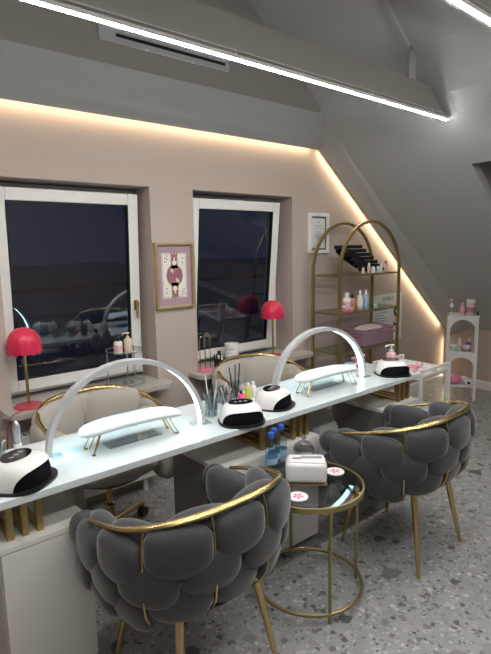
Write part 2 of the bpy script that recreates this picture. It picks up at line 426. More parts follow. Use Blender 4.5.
def rounded(x0, x1, y0, y1, r, n=8):
    pts = []
    for cx, cy, a0 in ((x0+r, y0+r, PI), (x1-r, y0+r, 1.5*PI)):
        for k in range(n+1): a = a0+PI/2*k/n; pts.append((cx+r*math.cos(a), cy+r*math.sin(a)))
    return pts+[(x1, y1), (x0, y1)]
def sill(n, x0, x1, rx0, rx1):
    bm = new()
    prism(bm, rounded(x0, x1, 2.93, WY-.001, .07), 'z', .72, .75)
    B(rx0+.001, rx1-.001, WY-.001, 3.385, .721, .75, bm)
    bmesh.ops.remove_doubles(bm, verts=bm.verts, dist=.0001)
    struct('trim_%d' % n, bm, 'sill')
sill(9, .735, 1.83, .80, 1.78); sill(10, 2.04, 3.26, 2.13, 3.14)
# outside: a balcony rail and a dark wall opposite
struct('trim_11', B(-.5, 5.5, 4.3, 4.34, 1.33, 1.36), 'black')
struct('trim_12', B(-3, 9, 6.5, 6.7, -1, 1.5), 'outside')

# ------------------------------------------------------------------ radiators under the sills
def radiator(x0, x1, label):
    t = thing('radiator', label, 'radiator', (x0, 2.985, .10), 0)
    L = x1-x0
    bm = new(); B(0, L, 0, .012, 0, .50, bm, .004); B(0, L, .078, .09, 0, .50, bm, .004)
    for k in range(int(L/.05)): B(.02+k*.05, .045+k*.05, -.003, 0, .03, .47, bm)
    obj('panel', bm, 'pvc', t)
    bm = new()
    for k in range(int(L/.028)): B(.01+k*.028, .026+k*.028, .012, .078, .49, .50, bm)
    obj('top_grille', bm, 'pvc', t)
    for x in (-.004, L): obj('side_cover', B(x, x+.004, 0, .09, 0, .50), 'pvc', t)
    bm = new(); tube(bm, [(L+.005, .045, .42), (L+.06, .045, .42)], .012); obj('valve', bm, 'steel', t)
    bm = new(); tube(bm, [(L+.06, .045, .42), (L+.11, .045, .42)], .022, 14); obj('thermostat_knob', bm, 'cavity', t)
    for x in (.1, L-.1): obj('foot', box(new(), (x, .045, -.05), (.03, .03, .10)), 'pvc', t)
radiator(.80, 1.70, 'white panel radiator under the left window sill')
radiator(2.2, 3.1, 'white panel radiator under the right window sill')

# ------------------------------------------------------------------ desk
t = thing('manicure_desk_top', 'long glossy white desk top carried on gold bars over the cabinets', 'desk', (0, 0, 0))
obj('worktop', B(-.35, 3.03, 1.80, 2.295, .775, .805, bev=.003), 'desk', t)
bm = new()
def support(x):
    bm = new()
    for k in range(3):
        xx = x+k*.052
        B(xx, xx+.022, 1.86, 1.885, .6215, .7745, bm); B(xx, xx+.022, 2.20, 2.225, .6215, .7745, bm)
        B(xx, xx+.022, 1.885, 2.20, .752, .7745, bm); B(xx, xx+.022, 1.885, 2.20, .6215, .640, bm)
    for k in range(2): B(x, x+.126, 2.225, 2.235, .655+k*.04, .670+k*.04, bm)
    obj('gold_support', bm, 'gold_flat', t)
for x in (.425, .02, 1.66, 1.88, 2.88): support(x)
def cabinet(x0, x1, label, dark=False):
    c = thing('base_cabinet', label, 'cabinet', (x0, 1.82, 0), 0, 'cabinets under the desk')
    L = x1-x0
    bm = new(); B(0, L, .02, .42, .03, .60, bm); B(.02, L-.02, .05, .40, 0, .03, bm)
    obj('carcass', bm, 'cabinet', c)
    obj('cabinet_top', B(-.002, L+.002, -.002, .425, .60, .621, bev=.002), 'cabinet', c)
    bm = new(); B(.003, L-.003, 0, .019, .035, .597, bm, .002); obj('door', bm, 'cabinet', c)
    if dark: obj('side_panel', B(-.006, -.0005, .0, .42, .03, .599), 'cabinet_side', c, label='dark grey side panel')
cabinet(.385, .715, 'white cabinet under the left end of the desk')
cabinet(1.36, 2.045, 'wider white cabinet under the middle of the desk', True)
cabinet(2.66, 3.05, 'white cabinet under the right end of the desk, behind a charcoal chair', True)
bm = new(); tube(bm, catmull([(.75, 2.15, .765), (.80, 2.12, .70), (.95, 2.10, .735), (1.10, 2.12, .68), (1.25, 2.1, .70), (1.36, 2.08, .765)], 8), .004, 8)
tag(obj('power_cord', bm, 'rubber', None, True), 'thin black cord sagging under the desk top', 'cord')

# ------------------------------------------------------------------ bubble chairs
RIM = []
def _rim():
    a, b, n, zb, zt, L = .338, .29, 2.45, .80, .645, .25
    z = lambda y: zb+(zt-zb)*(y+b)/(L+b)
    sg = lambda v, p: math.copysign(abs(v)**p, v)
    left = [(-a*(1-.05*(y/L)**2), y, z(y)) for y in (L, L*.66, L*.33)]
    mid = []
    for k in range(17):
        th = PI*k/16; y = -b*abs(math.sin(th))**(2/n); mid.append((-a*sg(math.cos(th), 2/n), y, z(y)))
    return left+mid+[(-x, y, q) for x, y, q in left[::-1]]
RIM = _rim()
def arc_pts():
    P = catmull(RIM, 5); d = [0]
    for a, b in zip(P, P[1:]): d.append(d[-1]+(b-a).length)
    return P, d
RP, RD = arc_pts()
def rim_at(s):
    s *= RD[-1]
    for i in range(len(RD)-1):
        if RD[i+1] >= s or i == len(RD)-2:
            f = (s-RD[i])/(RD[i+1]-RD[i]); p = RP[i].lerp(RP[i+1], f); tg = (RP[min(i+2, len(RP)-1)]-RP[max(i-1, 0)])
            tg.z = 0; tg.normalize(); return p, tg, Vector((tg.y, -tg.x, 0))   # outward normal
def chair(label, velvet, group, swivel=False, loc=(0, 0, 0), rz=0, lift=0):
    c = thing('swivel_bubble_chair' if swivel else 'bubble_chair', label, 'chair', loc, rz, group)
    UP = Vector((0, 0, 1))
    def puff(s, dz, off, hw, hh, hd, lean=0, top=.42, name='cushion'):
        p, tg, n = rim_at(s)
        ctr = p+n*off+Vector((0, 0, dz+lift)); a2 = (n+UP*lean).normalized(); a1 = (UP-n*lean).normalized()
        sc = random.uniform(.97, 1.04)
        obj(name, blob(new(), ctr, (tg, a1, a2), (hw*sc, hh*sc, hd), .85, 22, 14, top), velvet, c, 'all')
    n1 = 7
    for k in range(n1): puff((k+.5)/n1, -.088, .002, .112, .086, .044, .04)                   # top row outside
    for k in range(n1-1): puff((k+1)/n1, -.188, -.012, .113, .088, .048, -.12)                 # middle row
    puff(.015, -.19, -.008, .075, .085, .045, 0); puff(.985, -.19, -.008, .075, .085, .045, 0)
    for k in range(n1): puff((k+.5)/n1, -.280, -.042, .110, .088, .050, -.28)                  # bottom row
    ni = 4 if swivel else 6
    for k in range(ni): puff((k+.5)/ni, -.085 if not swivel else -.12, -.052, .78/ni, .10 if not swivel else .135, .050, -.05, .45, 'inner_cushion')
    if not swivel:
        for k in range(5): puff((k+1)/6, -.205, -.060, .125, .10, .050, 0, .5, 'inner_cushion')
    for sx in (0, 1):
        p, tg, n = rim_at(sx); f = Vector((0, 1, 0))
        ctr = p+Vector((0, .0, -.035+lift))-n*.01
        obj('arm_tip_cushion', blob(new(), ctr, (n, (0, 0, 1), f), (.058, .062, .065), .9, 20, 14), velvet, c, 'all')
    # seat
    bm = new(); blob(bm, (0, .03, .455+lift), ((1, 0, 0), (0, 1, 0), (0, 0, 1)), (.26, .25, .06), .75, 28, 10)
    obj('seat', bm, velvet, c, 'all')
    bm = new(); lathe(bm, [(.17, .375+lift), (.20, .38+lift), (.24, .42+lift), (.23, .44+lift)], (0, .0, 0), 28); obj('seat_base', bm, 'black', c, True)
    # rim: thick at the back, thinner to the arm tips, ends curl down
    P = [p+Vector((0, 0, lift+.012)) for p in RP]
    P = P[5:-5]
    m = len(P); sc = [.75+.6*math.sin(PI*i/(m-1)) for i in range(m)]
    prof = [(1.25*a, b) for a, b in circ(.0095, 10)]
    sweep(bm := new(), P, prof, scale=sc); obj('rim', bm, 'gold', c, True)
    for s in (2/7, 3/7, 4/7, 5/7):
        p, tg, n = rim_at(s)
        pts = [p+n*.006+Vector((0, 0, lift)), p+n*.020+Vector((0, 0, lift-.05)), p+n*.024+Vector((0, 0, lift-.13)), p+n*.02+Vector((0, 0, lift-.28)), p-n*.05+Vector((0, 0, lift-.38))]
        obj('back_strut', tube(new(), catmull(pts, 6), .0035, 8), 'gold', c, True)
    if not swivel:
        for sx in (-1, 1):
            for sy in (-1, 1):
                bm = new(); tube(bm, [(sx*.175, sy*.165, .40), (sx*.232, sy*.235, 0)], .0135, 12, scale=[1.25, .72]); obj('leg', bm, 'gold', c, True)
    else:
        bm = new(); lathe(bm, [(.028, .09), (.028, .22), (.016, .225), (.016, .42)], (0, 0, 0), 16); obj('column', bm, 'gold', c, True)
        for k in range(4):
            a = k*PI/2+.35; e = Vector((math.cos(a), math.sin(a), 0))
            arm = obj('base_arm', tube(new(), [Vector((0, 0, .10)), e*.28+Vector((0, 0, .085)), e*.30+Vector((0, 0, .075))], .014, 10), 'gold', c, True)
            bm = new(); s_ = Vector((-e.y, e.x, 0))
            tube(bm, [e*.29-s_*.022+Vector((0, 0, .03)), e*.29+s_*.022+Vector((0, 0, .03))], .03, 16); obj('castor', bm, 'black', arm, True)
    return c
chair('charcoal velvet bubble chair in front, nearest the left cabinet', 'grey_velvet', 'charcoal client chairs', loc=(1.0, 1.54, 0), rz=.015)
chair('charcoal velvet bubble chair at the right, beyond the round glass side table', 'grey_velvet', 'charcoal client chairs', loc=(2.365, 1.49, 0), rz=.05)
chair('beige velvet chair behind the desk, by the left window', 'beige_velvet', 'beige staff chairs', True, (1.15, 2.615, 0), PI+.06, .02)
chair('beige velvet chair behind the desk, by the right window', 'beige_velvet', 'beige staff chairs', True, (2.40, 2.65, 0), PI-.05, .03)

# ------------------------------------------------------------------ side table and what stands on it
TX, TY, TZ, TR = 1.684, 1.563, .55, .256
t = thing('side_table', 'round gold side table with a smoked glass top between the charcoal chairs', 'table', (TX, TY, 0))
bm = new(); ring = [(TR*math.cos(a), TR*math.sin(a), TZ-.012) for a in [2*PI*k/48 for k in range(48)]]
sweep(bm, ring, rect(.010, .024), True, (0, 0, 1)); obj('top_ring', bm, 'gold_dull', t, True)
obj('glass_top', lathe(new(), [(TR-.006, TZ-.014), (TR-.006, TZ-.006)], n=48), M['table_glass'], t, True)
bm = new(); sweep(bm, [(TR*math.cos(a), TR*math.sin(a), .045) for a in [2*PI*k/48 for k in range(48)]], circ(.0085, 8), True, (0, 0, 1)); obj('foot_ring', bm, 'gold_dull', t, True)
for ang in (-109, -19, 71, 161):
    a = math.radians(ang-6.5); bm = new()
    tube(bm, [((TR-.002)*math.cos(a), (TR-.002)*math.sin(a), TZ-.014), ((TR-.002)*math.cos(a), (TR-.002)*math.sin(a), .0)], .0085, 10); obj('leg', bm, 'gold_dull', t, True)
GZ = TZ-.0055
t = thing('tissue_box', 'white tissue dispenser with slotted lid and gold base on the glass side table', 'tissue box', (1.695, 1.59, GZ), math.radians(-45))
obj('base', B(-.098, .098, -.058, .058, 0, .006, bev=.002), 'gold', t)
bm = new(); box(bm, (0, 0, .058), (.195, .115, .10), bev=.022, seg=4); obj('body', bm, 'shell', t, True)
bm = new(); box(bm, (0, 0, .108), (.165, .09, .006), bev=.002); obj('lid', bm, 'shell', t)
bm = new(); box(bm, (-.045, 0, .1115), (.04, .012, .002)); obj('slot', bm, 'black', t)
bm = new(); box(bm, (.025, .005, .119), (.10, .006, .02), Matrix.Rotation(.5, 3, 'X')); obj('tissue', bm, 'paper', t)
def coaster(x, y, label, a):
    t = thing('coaster', label, 'coaster', (x, y, GZ), a, 'white coasters on the side table')
    obj('disc', lathe(new(), [(.044, 0), (.046, .003), (.044, .006)], n=28), 'paper', t, True)
    bm = new()
    for k in range(5):
        b = 2*PI*k/5; blob(bm, (.016*math.cos(b), .016*math.sin(b), .0062), ((math.cos(b), math.sin(b), 0), (-math.sin(b), math.cos(b), 0), (0, 0, 1)), (.012, .006, .0012), 1, 10, 4)
    obj('flower_print', bm, 'hot_pink', t)
coaster(1.545, 1.498, 'white coaster with pink flower left of the tissue box', .3)
coaster(1.868, 1.556, 'white coaster with pink flower right of the tissue box', 1.1)
def water_bottle(x, y, label):
    t = thing('water_bottle', label, 'bottle', (x, y, GZ), 0, 'water bottles on the side table')
    bm = new(); lathe(bm, [(.026, 0), (.031, .006), (.031, .05), (.028, .06), (.031, .07), (.031, .10), (.028, .108), (.031, .118), (.030, .150), (.017, .182), (.012, .19), (.012, .20)], n=20); obj('body', bm, 'water', t, True)
    obj('label', lathe(new(), [(.0316, .072), (.0316, .100)], n=20, caps=False), 'lightblue', t, True)
    obj('cap', lathe(new(), [(.0155, .198), (.0165, .202), (.0165, .220), (.014, .224)], n=18), 'blue_cap', t, True)
water_bottle(1.603, 1.735, 'blue-capped water bottle nearest the front of three'); water_bottle(1.655, 1.770, 'blue-capped water bottle, middle of three'); water_bottle(1.718, 1.785, 'blue-capped water bottle farthest back, nearest the crystal bowl')
t = thing('crystal_bowl', 'lidded cut crystal bowl behind the tissue box', 'bowl', (1.812, 1.715, GZ))
obj('bowl', lathe(new(), [(.025, 0), (.028, .01), (.016, .025), (.04, .045), (.054, .075), (.056, .09)], n=12), 'crystal', t)
obj('lid', lathe(new(), [(.057, .091), (.05, .11), (.03, .125), (.008, .132), (.008, .138), (.014, .150), (.004, .168)], n=12), 'crystal', t)

# ------------------------------------------------------------------ desk lamps
def arch_lamp(cx, cy, rz, r, label):
    t = thing('arch_desk_lamp', label, 'desk lamp', (cx, cy, .8055), rz, 'arched desk lamps')
    n = 44; P = [(-r*math.cos(PI*k/n), 0, .008+r*math.sin(PI*k/n)*.98) for k in range(n+1)]
    # housing: U channel; path normal in xz plane
    bm = new()
    rings = []
    for k in range(n+1):
        a = PI*k/n; o_ = Vector((-math.cos(a), 0, math.sin(a))); p = Vector(P[k])
        rings.append([bm.verts.new(p+o_*b+Vector((0, s, 0))) for s, b in ((-.024, -.006), (-.024, .014), (.024, .014), (.024, -.006), (.020, -.006), (.020, .001), (-.020, .001), (-.020, -.006))])
    for A, D in zip(rings, rings[1:]):
        for j in range(8): bm.faces.new((A[j], A[(j+1) % 8], D[(j+1) % 8], D[j]))
    bm.faces.new(rings[0]); bm.faces.new(rings[-1][::-1]); obj('arch', bm, 'aluminium', t, True)
    bm = new(); rings = []
    for k in range(n+1):
        a = PI*k/n; o_ = Vector((-math.cos(a), 0, math.sin(a))); p = Vector(P[k])
        rings.append([bm.verts.new(p+o_*b+Vector((0, s, 0))) for s, b in ((-.0195, -.005), (-.0195, 0), (.0195, 0), (.0195, -.005))])
    for A, D in zip(rings, rings[1:]):
        for j in range(4): bm.faces.new((A[j], A[(j+1) % 4], D[(j+1) % 4], D[j]))
    bm.faces.new(rings[0]); bm.faces.new(rings[-1][::-1]); obj('light_strip', bm, 'arch_led', t, True)
    for s in (-1, 1):
        obj('base_plate', B(s*r-.05, s*r+.05, -.032, .032, 0, .006, bev=.002), 'clear', t)
arch_lamp(1.015, 2.03, math.radians(-7), .355, 'white arched light over the left hand rest')
arch_lamp(2.335, 2.06, math.radians(-9), .345, 'white arched light over the right hand rest')

def hand_rest(cx, cy, rz, label):
    t = thing('hand_rest', label, 'hand rest', (cx, cy, .8055), rz, 'padded hand rests')
    bm = new(); nseg = 24; rings = []
    for i in range(nseg+1):
        u = -1+2*i/nseg; hw = .072*(max(0, 1-abs(u)**6))**.5+.004; th = .015*(max(0, 1-abs(u)**8))**.5+.003; x = u*.245; zc = .107-.022*abs(u)**3
        rings.append([bm.verts.new((x, hw*math.copysign(abs(math.cos(a))**.7, math.cos(a)), zc+th*math.copysign(abs(math.sin(a))**.8, math.sin(a)))) for a in [2*PI*k/18 for k in range(18)]])
    for A, D in zip(rings, rings[1:]):
        for k in range(18): bm.faces.new((A[k], A[(k+1) % 18], D[(k+1) % 18], D[k]))
    bm.faces.new(rings[0]); bm.faces.new(rings[-1][::-1])
    obj('pad', bm, 'pad', t, 'all')
    for sx in (-1, 1):
        for sy in (-1, 1):
            bm = new(); tube(bm, [(sx*.165, sy*.035, .088), (sx*.205, sy*.055, .004), (sx*.19, sy*.030, .004), (sx*.15, sy*.020, .088)], .0028, 8); lathe(bm, [(.009, 0), (.009, .004)], (sx*.20, sy*.045, 0), 12)
            obj('leg', bm, 'gold', t, True)
    return t
hand_rest(1.01, 2.005, math.radians(-2), 'white padded hand rest on gold legs under the left arched light')
hand_rest(2.29, 1.975, math.radians(-3), 'white padded hand rest on gold legs under the right arched light')
for x, lab in ((1.02, 'clear acrylic tray lying under the left hand rest'), (2.31, 'clear acrylic tray lying under the right hand rest')):
    bm = new(); B(x-.13, x+.13, 1.985, 2.065, .8055, .8085, bm); B(x-.13, x+.13, 1.985, 1.989, .8085, .816, bm); B(x-.13, x+.13, 2.061, 2.065, .8085, .816, bm)
    tag(obj('acrylic_tray', bm, 'clear'), lab, 'tray')

def uv_lamp(cx, cy, rz, label, s=1.0):
    """nail lamp; opening faces local -y"""
    t = thing('nail_lamp', label, 'nail lamp', (cx, cy, .8055), rz, 'white nail curing lamps')
    t.scale = (s, s, s)
    W, D, Hh = .108, .098, .088
    def P(th, ph, k=1.0, dz=0):
        e = lambda v, p: math.copysign(abs(v)**p, v)
        cth, sth = math.cos(th), math.sin(th); cp = max(0, math.cos(ph))**.42; sp_ = math.sin(ph)**.85
        return Vector((W*k*e(cth, .8)*cp, D*k*e(sth, .8)*cp, .008+dz+(Hh-dz)*sp_*(k if k < 1 else 1)))
    nu, nv = 144, 16; bm = new()
    def ph0(th):
        d = th-1.5*PI; x = abs((d+PI) % (2*PI)-PI)/math.radians(72)
        return 0 if x >= 1 else math.asin(min(1, (.062*(1-x**3)**.5/Hh)**(1/.85)))
    G = []
    for j in range(nv+1):
        row = []
        for i in range(nu):
            th = 2*PI*i/nu; p0 = ph0(th); row.append(bm.verts.new(P(th, p0+(PI/2*.985-p0)*j/nv)))
        G.append(row)
    for j in range(nv):
        for i in range(nu): bm.faces.new((G[j][i], G[j][(i+1) % nu], G[j+1][(i+1) % nu], G[j+1][i]))
    bm.faces.new(G[nv])
    obj('shell', bm, 'shell', t, True)
    bm = new(); G = [[bm.verts.new(P(2*PI*i/nu, PI/2*j/12*.985, .93)) for i in range(nu)] for j in range(13)]
    for j in range(12):
        for i in range(nu): bm.faces.new((G[j][i], G[j][(i+1) % nu], G[j+1][(i+1) % nu], G[j+1][i]))
    obj('cavity', bm, 'cavity', t, True)
    bm = new(); pts = [((W+.008)*math.copysign(abs(math.cos(a))**.8, math.cos(a)), (D+.010)*math.copysign(abs(math.sin(a))**.8, math.sin(a))-.004) for a in [2*PI*k/48 for k in range(48)]]
    prism(bm, pts, 'z', 0, .0085); obj('base_plate', bm, 'black', t, True)
    bm = new(); pts = [(.062*math.cos(a), .012+.045*math.sin(a)) for a in [2*PI*k/36 for k in range(36)]]
    prism(bm, pts, 'z', .091, .0975); obj('touch_panel', bm, 'black_gloss', t, True)
    bm = new()
    for k in (-1, 0, 1): lathe(bm, [(.009, .0976), (.009, .0982)], (k*.026, .012, 0), 12)
    obj('buttons', bm, 'grey_ink', t)
    return t
uv_lamp(.505, 1.925, math.radians(40), 'white and black nail lamp at the left end of the desk', 1.07)
uv_lamp(1.538, 1.880, math.radians(-25), 'white nail lamp in mid desk facing the front, left of the pair')
uv_lamp(1.830, 1.955, math.radians(25), 'white nail lamp in mid desk turned to the right, right of the pair')
uv_lamp(2.880, 1.915, math.radians(-30), 'white nail lamp at the right end of the desk')

# desk clutter
def jar(x, y, r, h, label, brushes, z=.8055, grp='glass tool jars in mid desk'):
    t = thing('glass_jar', label, 'jar', (x, y, z), 0, grp)
    obj('glass', lathe(new(), [(r*.96, 0), (r, .004), (r, h), (r-.003, h), (r-.003, .006), (.001, .006)], n=20, caps=False), 'jar', t, True)
    for i, (m, L) in enumerate(brushes):
        a = i*2.4; bm = new(); tube(bm, [(r*.3*math.cos(a), r*.3*math.sin(a), .007), (r*.9*math.cos(a)*.9, r*.8*math.sin(a), h), (r*1.15*math.cos(a), r*1.05*math.sin(a), L)], .0035, 6)
        obj('tool', bm, m, t, True)
    return t
jar(1.475, 2.045, .034, .10, 'clear glass jar of steel tools nearest the left nail lamp of the pair', [('steel', .13), ('steel', .12), ('paper', .14)])
jar(1.545, 2.13, .030, .09, 'clear glass jar of pale files at the back left of the jars', [('steel', .15), ('paper', .19), ('steel', .12), ('black', .13)])
jar(1.62, 2.10, .028, .085, 'short clear glass jar with cotton pads behind the left nail lamp', [('pale_pink', .10), ('paper', .11)])
jar(1.655, 2.19, .030, .09, 'clear glass jar at the back beside the black brushes', [('pale_pink', .11), ('steel', .12)])
jar(1.765, 2.205, .030, .10, 'glass jar holding tall black brushes behind the pink bottle', [('black', .20), ('black', .18), ('black', .16), ('black', .19), ('grey_ink', .15)])
def bottle(x, y, z, r, h, m, capm, label, cat='bottle', group=None, capr=.5, pump=False, name='bottle', lab=None, n=16):
    t = thing(name, label, cat, (x, y, z), 0, group)
    bh = h*(.74 if not pump else .70)
    obj('body', lathe(new(), [(r*.93, 0), (r, r*.12), (r, bh*.88), (r*.8, bh*.97), (r*capr*.7, bh)], n=n), m, t, True)
    if lab: obj('label', lathe(new(), [(r*1.02, bh*.22), (r*1.02, bh*.68)], n=n, caps=False), lab, t, True)
    if pump:
        bm = new(); lathe(bm, [(r*.45, bh), (r*.45, bh+h*.08), (r*.14, bh+h*.09), (r*.14, h-.006)], n=12)
        tube(bm, [(r*.4, -r*.2, h-.005), (-r*.3, r*.1, h-.004), (-r*1.0, r*.5, h-.008), (-r*1.15, r*.58, h-.018)], r*.13+.0015, 8); obj('pump', bm, capm, t, True)
    else:
        obj('cap', lathe(new(), [(r*capr, bh), (r*capr, h*.98), (r*capr*.85, h)], n=n), capm, t, True)
    return t
bottle(1.725, 2.105, .8055, .020, .075, 'hot_pink', 'black', 'small bright pink bottle with black brush cap behind the nail lamps', capr=.35)
bottle(1.80, 2.135, .8055, .019, .10, 'yellow', 'white', 'small yellow-green bottle with white cap beside the pink bottle', capr=.45)
bottle(1.86, 2.16, .8055, .018, .09, 'paper', 'white', 'small white bottle behind the right nail lamp of the pair')
bottle(3.29, 2.20, .7125, .040, .20, 'pale_pink', 'white', 'pale pink pump bottle on the trolley behind the right nail lamp', pump=True, name='pump_bottle', lab='paper')
# left: e-file in its stand and a jar
t = thing('nail_drill', 'grey nail drill handpiece standing in its holder behind the left nail lamp', 'nail drill', (.567, 2.17, .8055))
obj('stand', lathe(new(), [(.028, 0), (.028, .006), (.017, .010), (.017, .06)], n=18), 'shell', t, True)
obj('handpiece', lathe(new(), [(.010, .045), (.0125, .06), (.0125, .085), (.015, .09), (.015, .135), (.012, .15), (.005, .158)], n=18), 'steel', t, True)
obj('cord', tube(new(), catmull([(0, 0, .157), (-.01, .01, .175), (-.05, .02, .17), (-.10, .03, .12), (-.15, .05, .004)], 8), .0022, 8), 'grey_ink', t, True)
jar(.49, 2.19, .032, .075, 'clear glass jar beside the nail drill at the left edge', [('paper', .08), ('pale_pink', .07)], grp=None)
# right: rolls and a white clip holder
t = thing('paper_roll', 'pink paper roll lying at the right end of the desk', 'roll', (2.90, 2.21, .8055), .5)
bm = new(); tube(bm, [(-.045, 0, .03), (.045, 0, .03)], .03, 18); obj('roll', bm, 'pink', t, True)
bm = new(); tube(bm, [(-.046, 0, .03), (.046, 0, .03)], .011, 14); obj('core', bm, 'paper', t, True)
bm = new(); box(bm, (2.885, 2.20, .8055+.0705), (.16, .016, .018), Rz(.1), bev=.003); tag(obj('nail_file_pack', bm, 'pale_pink'), 'pale pink file pack lying on top of the pink roll', 'file pack')
t = thing('cotton_dispenser', 'white lidded dispenser with clear top by the right arch foot', 'dispenser', (2.745, 2.16, .8055))
obj('body', lathe(new(), [(.036, 0), (.040, .01), (.040, .05), (.036, .055)], n=20), 'shell', t, True)
obj('clear_top', lathe(new(), [(.034, .055), (.036, .10), (.028, .11)], n=20), 'jar', t, True)
bm = new(); box(bm, (2.655, 2.185, .8055+.02), (.085, .05, .04), Rz(-.2), bev=.01, seg=3); tag(obj('cotton_pad_box', bm, 'paper', None, True), 'small white rounded box beside the cotton dispenser', 'box')

# bin bag beside the middle cabinet
bm = new(); blob(bm, (2.34, 2.12, .40), ((1, 0, 0), (0, 0, 1), (0, 1, 0)), (.15, .25, .13), .7, 40, 26)
for v in bm.verts:
    v.co += Vector((math.sin(v.co.z*40+v.co.x*31), math.cos(v.co.x*37+v.co.z*23), math.sin(v.co.y*33)))*.010
    v.co.z = max(v.co.z, .16)
bag = thing('waste_bin', 'waste bin with a crumpled grey plastic bag under the desk', 'bin', (0, 0, 0))
obj('bag', bm, 'bag', bag, 'all'); obj('bin', lathe(new(), [(.09, 0), (.115, .30)], (2.34, 2.12, 0), 24), 'cavity', bag, True)

# ------------------------------------------------------------------ red lamps on the sills
def red_lamp(x, y, label):
    t = thing('table_lamp', label, 'table lamp', (x, y, .7505), 0, 'red scalloped table lamps')
    obj('base', lathe(new(), [(.082, 0), (.084, .004), (.080, .010), (.012, .014)], n=36), 'red_gloss', t, True)
    obj('pole', lathe(new(), [(.0085, .012), (.0085, .40)], n=14), 'gold', t, True)
    bm = new(); rings = []; N = 72
    prof = [(.095, .325), (.096, .35), (.096, .375), (.091, .405), (.080, .43), (.062, .452), (.036, .468), (.004, .474)]
    for i, (r, z) in enumerate(prof):
        f = max(0, 1-i/4)
        rings.append([bm.verts.new(((r+.004*f*math.cos(12*a))*math.cos(a), (r+.004*f*math.cos(12*a))*math.sin(a), z+(abs(math.sin(6*a))*-.014+.007 if i == 0 else 0))) for a in [2*PI*k/N for k in range(N)]])
    for A, D in zip(rings, rings[1:]):
        for k in range(N): bm.faces.new((A[k], A[(k+1) % N], D[(k+1) % N], D[k]))
    bm.faces.new(rings[-1]); obj('lamp_shade', bm, 'red', t, 'all')
    return t
red_lamp(.885, 3.07, 'red scalloped table lamp on the left window sill')
red_lamp(2.885, 3.085, 'red scalloped table lamp on the right window sill')
bm = new(); tube(bm, catmull([(.83, 3.0, .754), (.78, 2.96, .756), (.745, 2.915, .757), (.722, 2.92, .70), (.715, 2.97, .45), (.72, 3.0, .12)], 8), .003, 8)
tag(obj('lamp_cord', bm, 'red_gloss', None, True), 'thin red cord hanging off the left end of the window sill', 'cord')

# two tier tray with bottles
t = thing('tiered_tray', 'clear two tier round tray on the left window sill', 'tray', (1.55, 3.14, .7505))
obj('lower_tray', lathe(new(), [(.125, 0), (.13, .003), (.13, .018), (.127, .018), (.127, .006), (.001, .006)], n=36, caps=False), 'clear', t, True)
obj('upper_tray', lathe(new(), [(.115, .22), (.12, .223), (.12, .238), (.117, .238), (.117, .226), (.001, .226)], n=36, caps=False), 'clear', t, True)
obj('tray_rim', sweep(new(), [(.12*math.cos(a), .12*math.sin(a), .238) for a in [2*PI*k/36 for k in range(36)]], circ(.003, 6), True, (0, 0, 1)), 'steel', t, True)
for a in (.5, 2.6, 4.4):
    obj('post', tube(new(), [(.115*math.cos(a), .115*math.sin(a), .004), (.115*math.cos(a), .115*math.sin(a), .25)], .005, 8), 'steel', t, True)
bottle(1.485, 3.09, .7505+.2265, .028, .115, 'paper', 'black', 'white printed bottle with black cap on the upper tray', name='lotion_bottle', capr=.4, lab='pale_pink')
bottle(1.56, 3.095, .7505+.2265, .028, .135, 'cream', 'cream', 'cream pump bottle on the upper tray', name='pump_bottle', pump=True)
obj_ = lathe(new(), [(.03, 0), (.042, .012), (.044, .012), (.032, 0)], (1.56, 3.12, .757), 20, caps=False)
tag(obj('glass_dish', obj_, 'jar', None, True), 'small glass dish on the lower tray', 'dish')

# right sill things
bottle(2.47, 3.12, .7505, .058, .165, 'shell', 'shell', 'white canister with flat lid on the right window sill', 'canister', name='canister', capr=1.02)
bottle(2.335, 3.11, .7505, .028, .12, 'paper', 'black', 'white bottle with black cap left of the canister', name='lotion_bottle', capr=.5)
t = thing('tool_holder', 'black round holder between the hoop stand and the white canister', 'holder', (2.275, 3.05, .7505))
obj('cup', lathe(new(), [(.026, 0), (.03, .07), (.026, .07), (.001, .01)], n=18, caps=False), 'black', t, True)
for k in range(5): obj('tool', tube(new(), [(.008*math.cos(k*1.3), .008*math.sin(k*1.3), .01), (.028*math.cos(k*1.3), .028*math.sin(k*1.3), .11)], .005, 6), 'black', t, True)
t = thing('hoop_stand', 'small gold stand with two hoops and pink base on the right window sill', 'stand', (2.165, 3.06, .7505))
obj('base', lathe(new(), [(.06, 0), (.062, .006), (.058, .012)], n=28), 'pink', t, True)
for x, h in ((-.022, .27), (.024, .29)):
    P = [(x-.024, 0, .012), (x-.024, 0, h-.03)]+[(x-.024*math.cos(a), 0, h-.03+.024*math.sin(a)) for a in [PI*k/10 for k in range(1, 10)]]+[(x+.024, 0, h-.03), (x+.024, 0, .012)]
    obj('hoop', tube(new(), P, .003, 8), 'gold', t, True)

